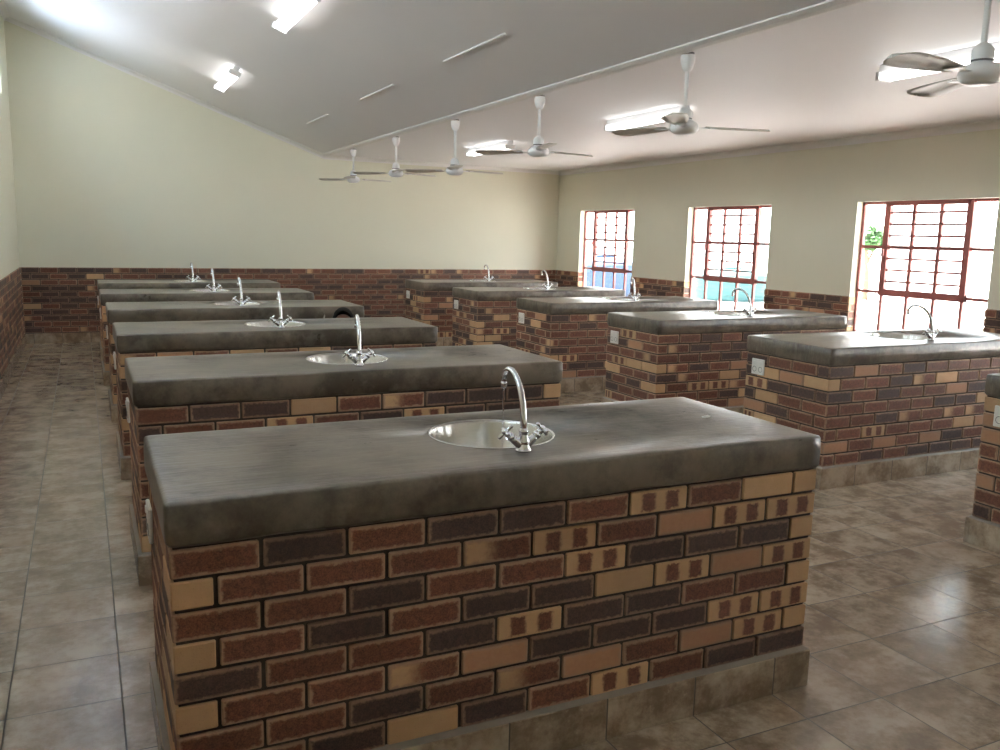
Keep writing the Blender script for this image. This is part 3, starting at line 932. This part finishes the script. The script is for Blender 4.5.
def build_person():
    px, py = 1.882, 5.21
    t = thing('person', 'person crouching behind the third left bench, only dark haired head showing', 'person', (px, py, 0), None, -.26)
    # person faces -y; joints
    V = []; E_ = []; R_ = []
    def j(p, r, par=None):
        V.append(p); R_.append(r)
        if par is not None: E_.append((par, len(V) - 1))
        return len(V) - 1
    pel = j((0, .10, .22), (.15, .12)); ab = j((0, .09, .34), (.135, .105), pel); ch = j((0, .05, .50), (.155, .11), ab)
    sh = j((0, .03, .63), (.12, .085), ch); nk = j((0, .015, .72), .055, sh); jaw = j((0, -.025, .79), (.066, .072), nk)
    hd = j((0, -.01, .875), (.078, .095), jaw); cr = j((0, .0, .945), (.058, .072), hd)
    for s in (-1, 1):
        hp = j((s * .10, .06, .19), .10, pel); kn = j((s * .15, -.30, .09), .065, hp)
        ak = j((s * .10, .08, .055), .042, kn); to = j((s * .10, .24, .04), .035, ak)
        so = j((s * .17, .03, .61), .06, sh); el = j((s * .235, -.06, .45 if s > 0 else .56), .043, so)
        if s > 0: wr = j((s * .16, -.24, .25), .030, el); j((s * .14, -.30, .20), (.04, .022), wr)
        else: wr = j((s * .215, -.20, .72), .030, el); j((s * .195, -.225, .80), (.036, .022), wr)
    body = link('body', skin_mesh('body', V, E_, R_, M['skin'], 2), t)
    # fingers of the raised hand, curled round the stick
    for k in range(4):
        fg = MB(); zz = .78 + k * .017; q = (.0, -.004, -.002, .004)[k]
        fg.tube(catmull([(-.185, -.235, zz), (-.178, -.262 + q, zz + .004), (-.196, -.276 + q, zz + .004), (-.212, -.262, zz)], 4), [.0085] * 13, 8)
        obj('finger', fg, 'skin', body)
    fg = MB(); fg.tube(catmull([(-.215, -.225, .80), (-.226, -.25, .815), (-.215, -.272, .83)], 4), [.010] * 9, 8)
    obj('thumb', fg, 'skin', body)
    # hair cap
    h = MB(); n = 28; rings = []
    for i in range(10):
        a = i / 9 * 1.75
        ring = []
        for k in range(n):
            ph = 2 * PI * k / n; fwd = -math.cos(ph)         # ph = 0 faces +y (back)
            aa = a * (1.0 - .62 * max(0, -math.cos(ph)) ** 1.3)
            wv = 1 + .03 * math.sin(7 * ph + i) * math.sin(3 * i)
            ring.append(h.vert((.093 * wv * math.sin(aa) * math.sin(ph), .004 + .111 * wv * math.sin(aa) * math.cos(ph), .885 + .118 * wv * math.cos(aa))))
        rings.append(ring)
    for A, B in zip(rings, rings[1:]):
        for k in range(n): h.face([A[k], B[k], B[(k + 1) % n], A[(k + 1) % n]], smooth=True)
    obj('hair', h, 'hair', t)
    # face features
    for s in (-1, 1):
        e = MB(); T = Matrix.Translation((s * .032, -.088, .872)) @ Matrix.Scale(.6, 4, (0, 1, 0))
        e.lathe([(0, -.013), (.008, -.010), (.012, -.004), (.012, .004), (.008, .010), (0, .013)], 12, T); eo = obj('eye', e, 'eye', t)
        pu = MB(); T = Matrix.Translation((s * .032, -.0955, .872)) @ Matrix.Rotation(PI / 2, 4, 'X'); pu.lathe([(.0055, 0), (.005, .001), (0, .0015)], 12, T); obj('pupil', pu, 'hair', eo)
        br = MB(); br.tube([(s * .018, -.097, .890), (s * .033, -.098, .895), (s * .048, -.089, .890)], [.003, .004, .0025], 8); obj('eyebrow', br, 'hair', t)
        ea = MB(); ea.tube(catmull([(s * .082, -.005, .845), (s * .092, .006, .855), (s * .096, .014, .875), (s * .092, .012, .89), (s * .083, .0, .885)], 4), .008, 8); obj('ear', ea, 'skin', t)
    no = MB(); no.tube([(0, -.098, .875), (0, -.108, .855), (0, -.115, .838), (0, -.100, .830)], [.008, .011, .016, .010], 10); obj('nose', no, 'skin', t)
    mo = MB(); mo.tube([(-.024, -.088, .805), (0, -.097, .806), (.024, -.088, .805)], [.004, .007, .004], 8); obj('mouth', mo, 'skin', t)
    # clothes over the body
    V2 = [(0, .10, .24), (0, .09, .34), (0, .05, .50), (0, .03, .63), (0, .018, .675)]; E2 = [(0, 1), (1, 2), (2, 3), (3, 4)]; R2 = [(.165, .135), (.15, .12), (.17, .125), (.135, .10), (.075, .075)]
    for s in (-1, 1):
        i = len(V2); V2 += [(s * .17, .03, .61), (s * .215, -.02, .53 if s > 0 else .58)]; R2 += [.073, .060]; E2 += [(3, i), (i, i + 1)]
    link('shirt', skin_mesh('shirt', V2, E2, R2, M['shirt'], 2), t)
    V3 = [(0, .10, .20)]; E3 = []; R3 = [(.16, .13)]
    for s in (-1, 1):
        i = len(V3); V3 += [(s * .10, .06, .19), (s * .15, -.30, .092), (s * .11, .04, .062)]; R3 += [.112, .078, .056]; E3 += [(0, i), (i, i + 1), (i + 1, i + 2)]
    link('trousers', skin_mesh('trousers', V3, E3, R3, M['trouser'], 2), t)
    # the white stick held up beside the head
    pen = MB()
    R4 = Matrix.Rotation(-.26, 4, 'Z')
    a = Vector((px, py, 0)) + R4 @ Vector((-.200, -.257, .745)); c = a + Vector((.045, 0, .213)); d = c - a
    pen.tube([a, a + d * .03, a + d * .95, c], [.004, .0065, .0065, .004], 10)
    tag(obj('stick', pen, 'paper'), 'thin white stick held upright beside the crouching person', 'stick')
build_person()

# ------------------------------------------------------------------ outside
b = MB(); b.box((WR + WT + .01, -40, -.32), (120, 90, -.22)); g_ = struct('ground', b, 'sand')
b = MB(); b.box((-60, -40, -.32), (WL - WT - .01, 90, -.22)); struct('ground', b, 'sand')

b = MB()
for k in range(140):          # unseen corrugated roof added below the high windows to bounce light onto the ceiling
    y0 = -6 + k * .15; x0, x1, z0, z1 = WL - WT - .02, WL - WT - 5.2, 2.95, 2.35
    q = [b.vert((x, y0 + d, z + h)) for x, z in ((x0, z0), (x1, z1)) for d, h in ((0, 0), (.0375, .02), (.075, .03), (.1125, .02), (.15, 0))]
    for j in range(4): b.face([q[j], q[j + 1], q[j + 6], q[j + 5]])
struct('added_bounce_roof', b, 'bounce_zinc')

b = MB()      # unseen eaves added outside both long walls, blocking steep sky light
p_ = [(WL - WT, ZL + .16), (WL - WT - .75, ZL + .16 + .75 * .363), (WL - WT - .75, ZL + .30 + .75 * .363), (WL - WT, ZL + .30)]
f = [b.vert((x, WF - .5, z)) for x, z in p_]; k = [b.vert((x, WB + .5, z)) for x, z in p_]
for i in range(4): b.face([f[i], k[i], k[(i + 1) % 4], f[(i + 1) % 4]])
b.face(f[::-1]); b.face(k); struct('added_eave', b, 'roof')
b = MB(); b.box((WR + WT, WF - .5, ZR + .05), (WR + WT + .6, WB + .5, ZR + .20)); struct('added_eave', b, 'roof')

def house(label, x, y, w_, d_, h_, m, rot):
    t = thing('outbuilding', label, 'building', (x, y, -.22), None, rot)
    w2 = MB(); w2.box((-w_ / 2, -d_ / 2, 0), (w_ / 2, d_ / 2, h_)); obj('wall', w2, m, t)
    rf = MB(); e = .3
    for s in (-1, 1):
        q = [(s * (w_ / 2 + e), -d_ / 2 - e, h_ - .05), (0, -d_ / 2 - e, h_ + .5), (0, d_ / 2 + e, h_ + .5), (s * (w_ / 2 + e), d_ / 2 + e, h_ - .05)]
        lo = [rf.vert(p) for p in q]; hi = [rf.vert((p[0], p[1], p[2] + .06)) for p in q]
        rf.face(lo); rf.face(hi[::-1])
        for k in range(4): rf.face([lo[k], hi[k], hi[(k + 1) % 4], lo[(k + 1) % 4]])
    obj('roof', rf, 'roof', t)

def tank(label, x, y, r_, h_, m):
    t = thing('water_tank', label, 'tank', (x, y, -.22))
    b = MB(); pr = [(0, 0), (r_, 0)]
    nr = 6
    for k in range(nr):
        z0 = h_ * .82 * k / nr; z1 = h_ * .82 * (k + 1) / nr
        pr += [(r_, z0 + .03), (r_ * 1.02, (z0 + z1) / 2), (r_, z1 - .03)]
    pr += [(r_ * .97, h_ * .85), (r_ * .6, h_ * .95), (.28, h_ * .98), (0, h_ * .98)]
    b.lathe(pr, 32); obj('tank_body', b, m, t)
    l = MB(); l.lathe([(0, h_ * .98), (.3, h_ * .98), (.3, h_ + .03), (.25, h_ + .05), (0, h_ + .05)], 24); obj('lid', l, m, t)
tank('light blue tank seen low through the farthest window', 14.8, 21.3, 1.05, 1.32, 'bluewall')
tank('turquoise tank seen low through the middle window', 19.0, 20.2, 1.15, 1.02, 'teal')

def tree(label, x, y, h_, r_, seed):
    rr = random.Random(seed)
    t = thing('tree', label, 'tree', (x, y, -.22))
    tk = MB(); tk.tube(catmull([(0, 0, 0), (.05, .02, h_ * .3), (-.04, .05, h_ * .6), (.03, 0, h_ * .9)], 5), [.12 - .006 * i for i in range(16)], 10)
    for k in range(5):
        a = k * 1.3; tk.tube([(0, 0, h_ * (.5 + .06 * k)), (r_ * .4 * math.cos(a), r_ * .4 * math.sin(a), h_ * (.68 + .05 * k)), (r_ * .7 * math.cos(a), r_ * .7 * math.sin(a), h_ * (.8 + .04 * k))], [.05, .035, .012], 8)
    obj('trunk', tk, 'bark', t)
    lf = MB()
    for k in range(2000):
        while True:
            p = Vector([rr.uniform(-1, 1) for _ in range(3)])
            if .35 < p.length < 1: break
        c = Vector((p.x * r_, p.y * r_, h_ * .86 + p.z * r_ * .75))
        u = Vector([rr.gauss(0, 1) for _ in range(3)]).normalized(); w_ = u.orthogonal().normalized()
        s = rr.uniform(.07, .14)
        lf.quad(c - u * s, c + w_ * s * .45, c + u * s, c - w_ * s * .45)
    obj('crown', lf, 'leaf', t)['kind'] = 'stuff'
tree('small green tree crown seen through upper left of the nearest window', 24.0, 19.2, 2.5, .62, 5)

# ------------------------------------------------------------------ light
wd = bpy.data.worlds.new('overcast sky'); SC.world = wd; wd.use_nodes = True
nt = wd.node_tree; nt.nodes.clear(); g = G(nt)
tc = g.n('ShaderNodeTexCoord'); sx = g.n('ShaderNodeSeparateXYZ'); g.set(sx, 0, tc.outputs['Generated'])
col = g.mix(g.smooth(sx.outputs[2], 0.0, .7), c4(.96, .98, 1.0), c4(.72, .86, 1.0))
bg = g.n('ShaderNodeBackground'); g.set(bg, 'Color', col); g.set(bg, 'Strength', 5.5)
wo = g.n('ShaderNodeOutputWorld'); nt.links.new(bg.outputs[0], wo.inputs[0])

sun = bpy.data.lights.new('sun', 'SUN'); sun.energy = 62.0; sun.angle = .02; sun.color = (1, .985, .965)
so_ = bpy.data.objects.new('sun', sun); COL.objects.link(so_); so_.location = (0, 30, 40)
so_.rotation_euler = Vector((.02, .42, 1)).to_track_quat('Z', 'Y').to_euler()

# ------------------------------------------------------------------ camera
cam = bpy.data.cameras.new('camera'); co = bpy.data.objects.new('camera', cam); COL.objects.link(co)
sy, cy = math.sin(YAW), math.cos(YAW)
fwd = Vector((sy * math.cos(PITCH), cy * math.cos(PITCH), math.sin(PITCH))); right = Vector((cy, -sy, 0)); up = right.cross(fwd)
r2 = right * math.cos(ROLL) + up * math.sin(ROLL); u2 = -right * math.sin(ROLL) + up * math.cos(ROLL)
co.matrix_world = Matrix(((r2.x, u2.x, -fwd.x, CAM[0]), (r2.y, u2.y, -fwd.y, CAM[1]), (r2.z, u2.z, -fwd.z, CAM[2]), (0, 0, 0, 1)))
cam.sensor_width = 36; cam.lens = F / 1000 * 36; cam.clip_start = .05; cam.clip_end = 300
SC.camera = co

vs = SC.view_settings; vs.view_transform = 'Standard'; vs.look = 'None'; vs.gamma = 1; vs.use_curve_mapping = False; vs.exposure = 1.2
cy_ = SC.cycles
cy_.use_denoising = True
cy_.max_bounces = 14; cy_.diffuse_bounces = 8; cy_.glossy_bounces = 5; cy_.transmission_bounces = 8; cy_.transparent_max_bounces = 16
cy_.caustics_reflective = False; cy_.caustics_refractive = False; cy_.sample_clamp_indirect = 6.0
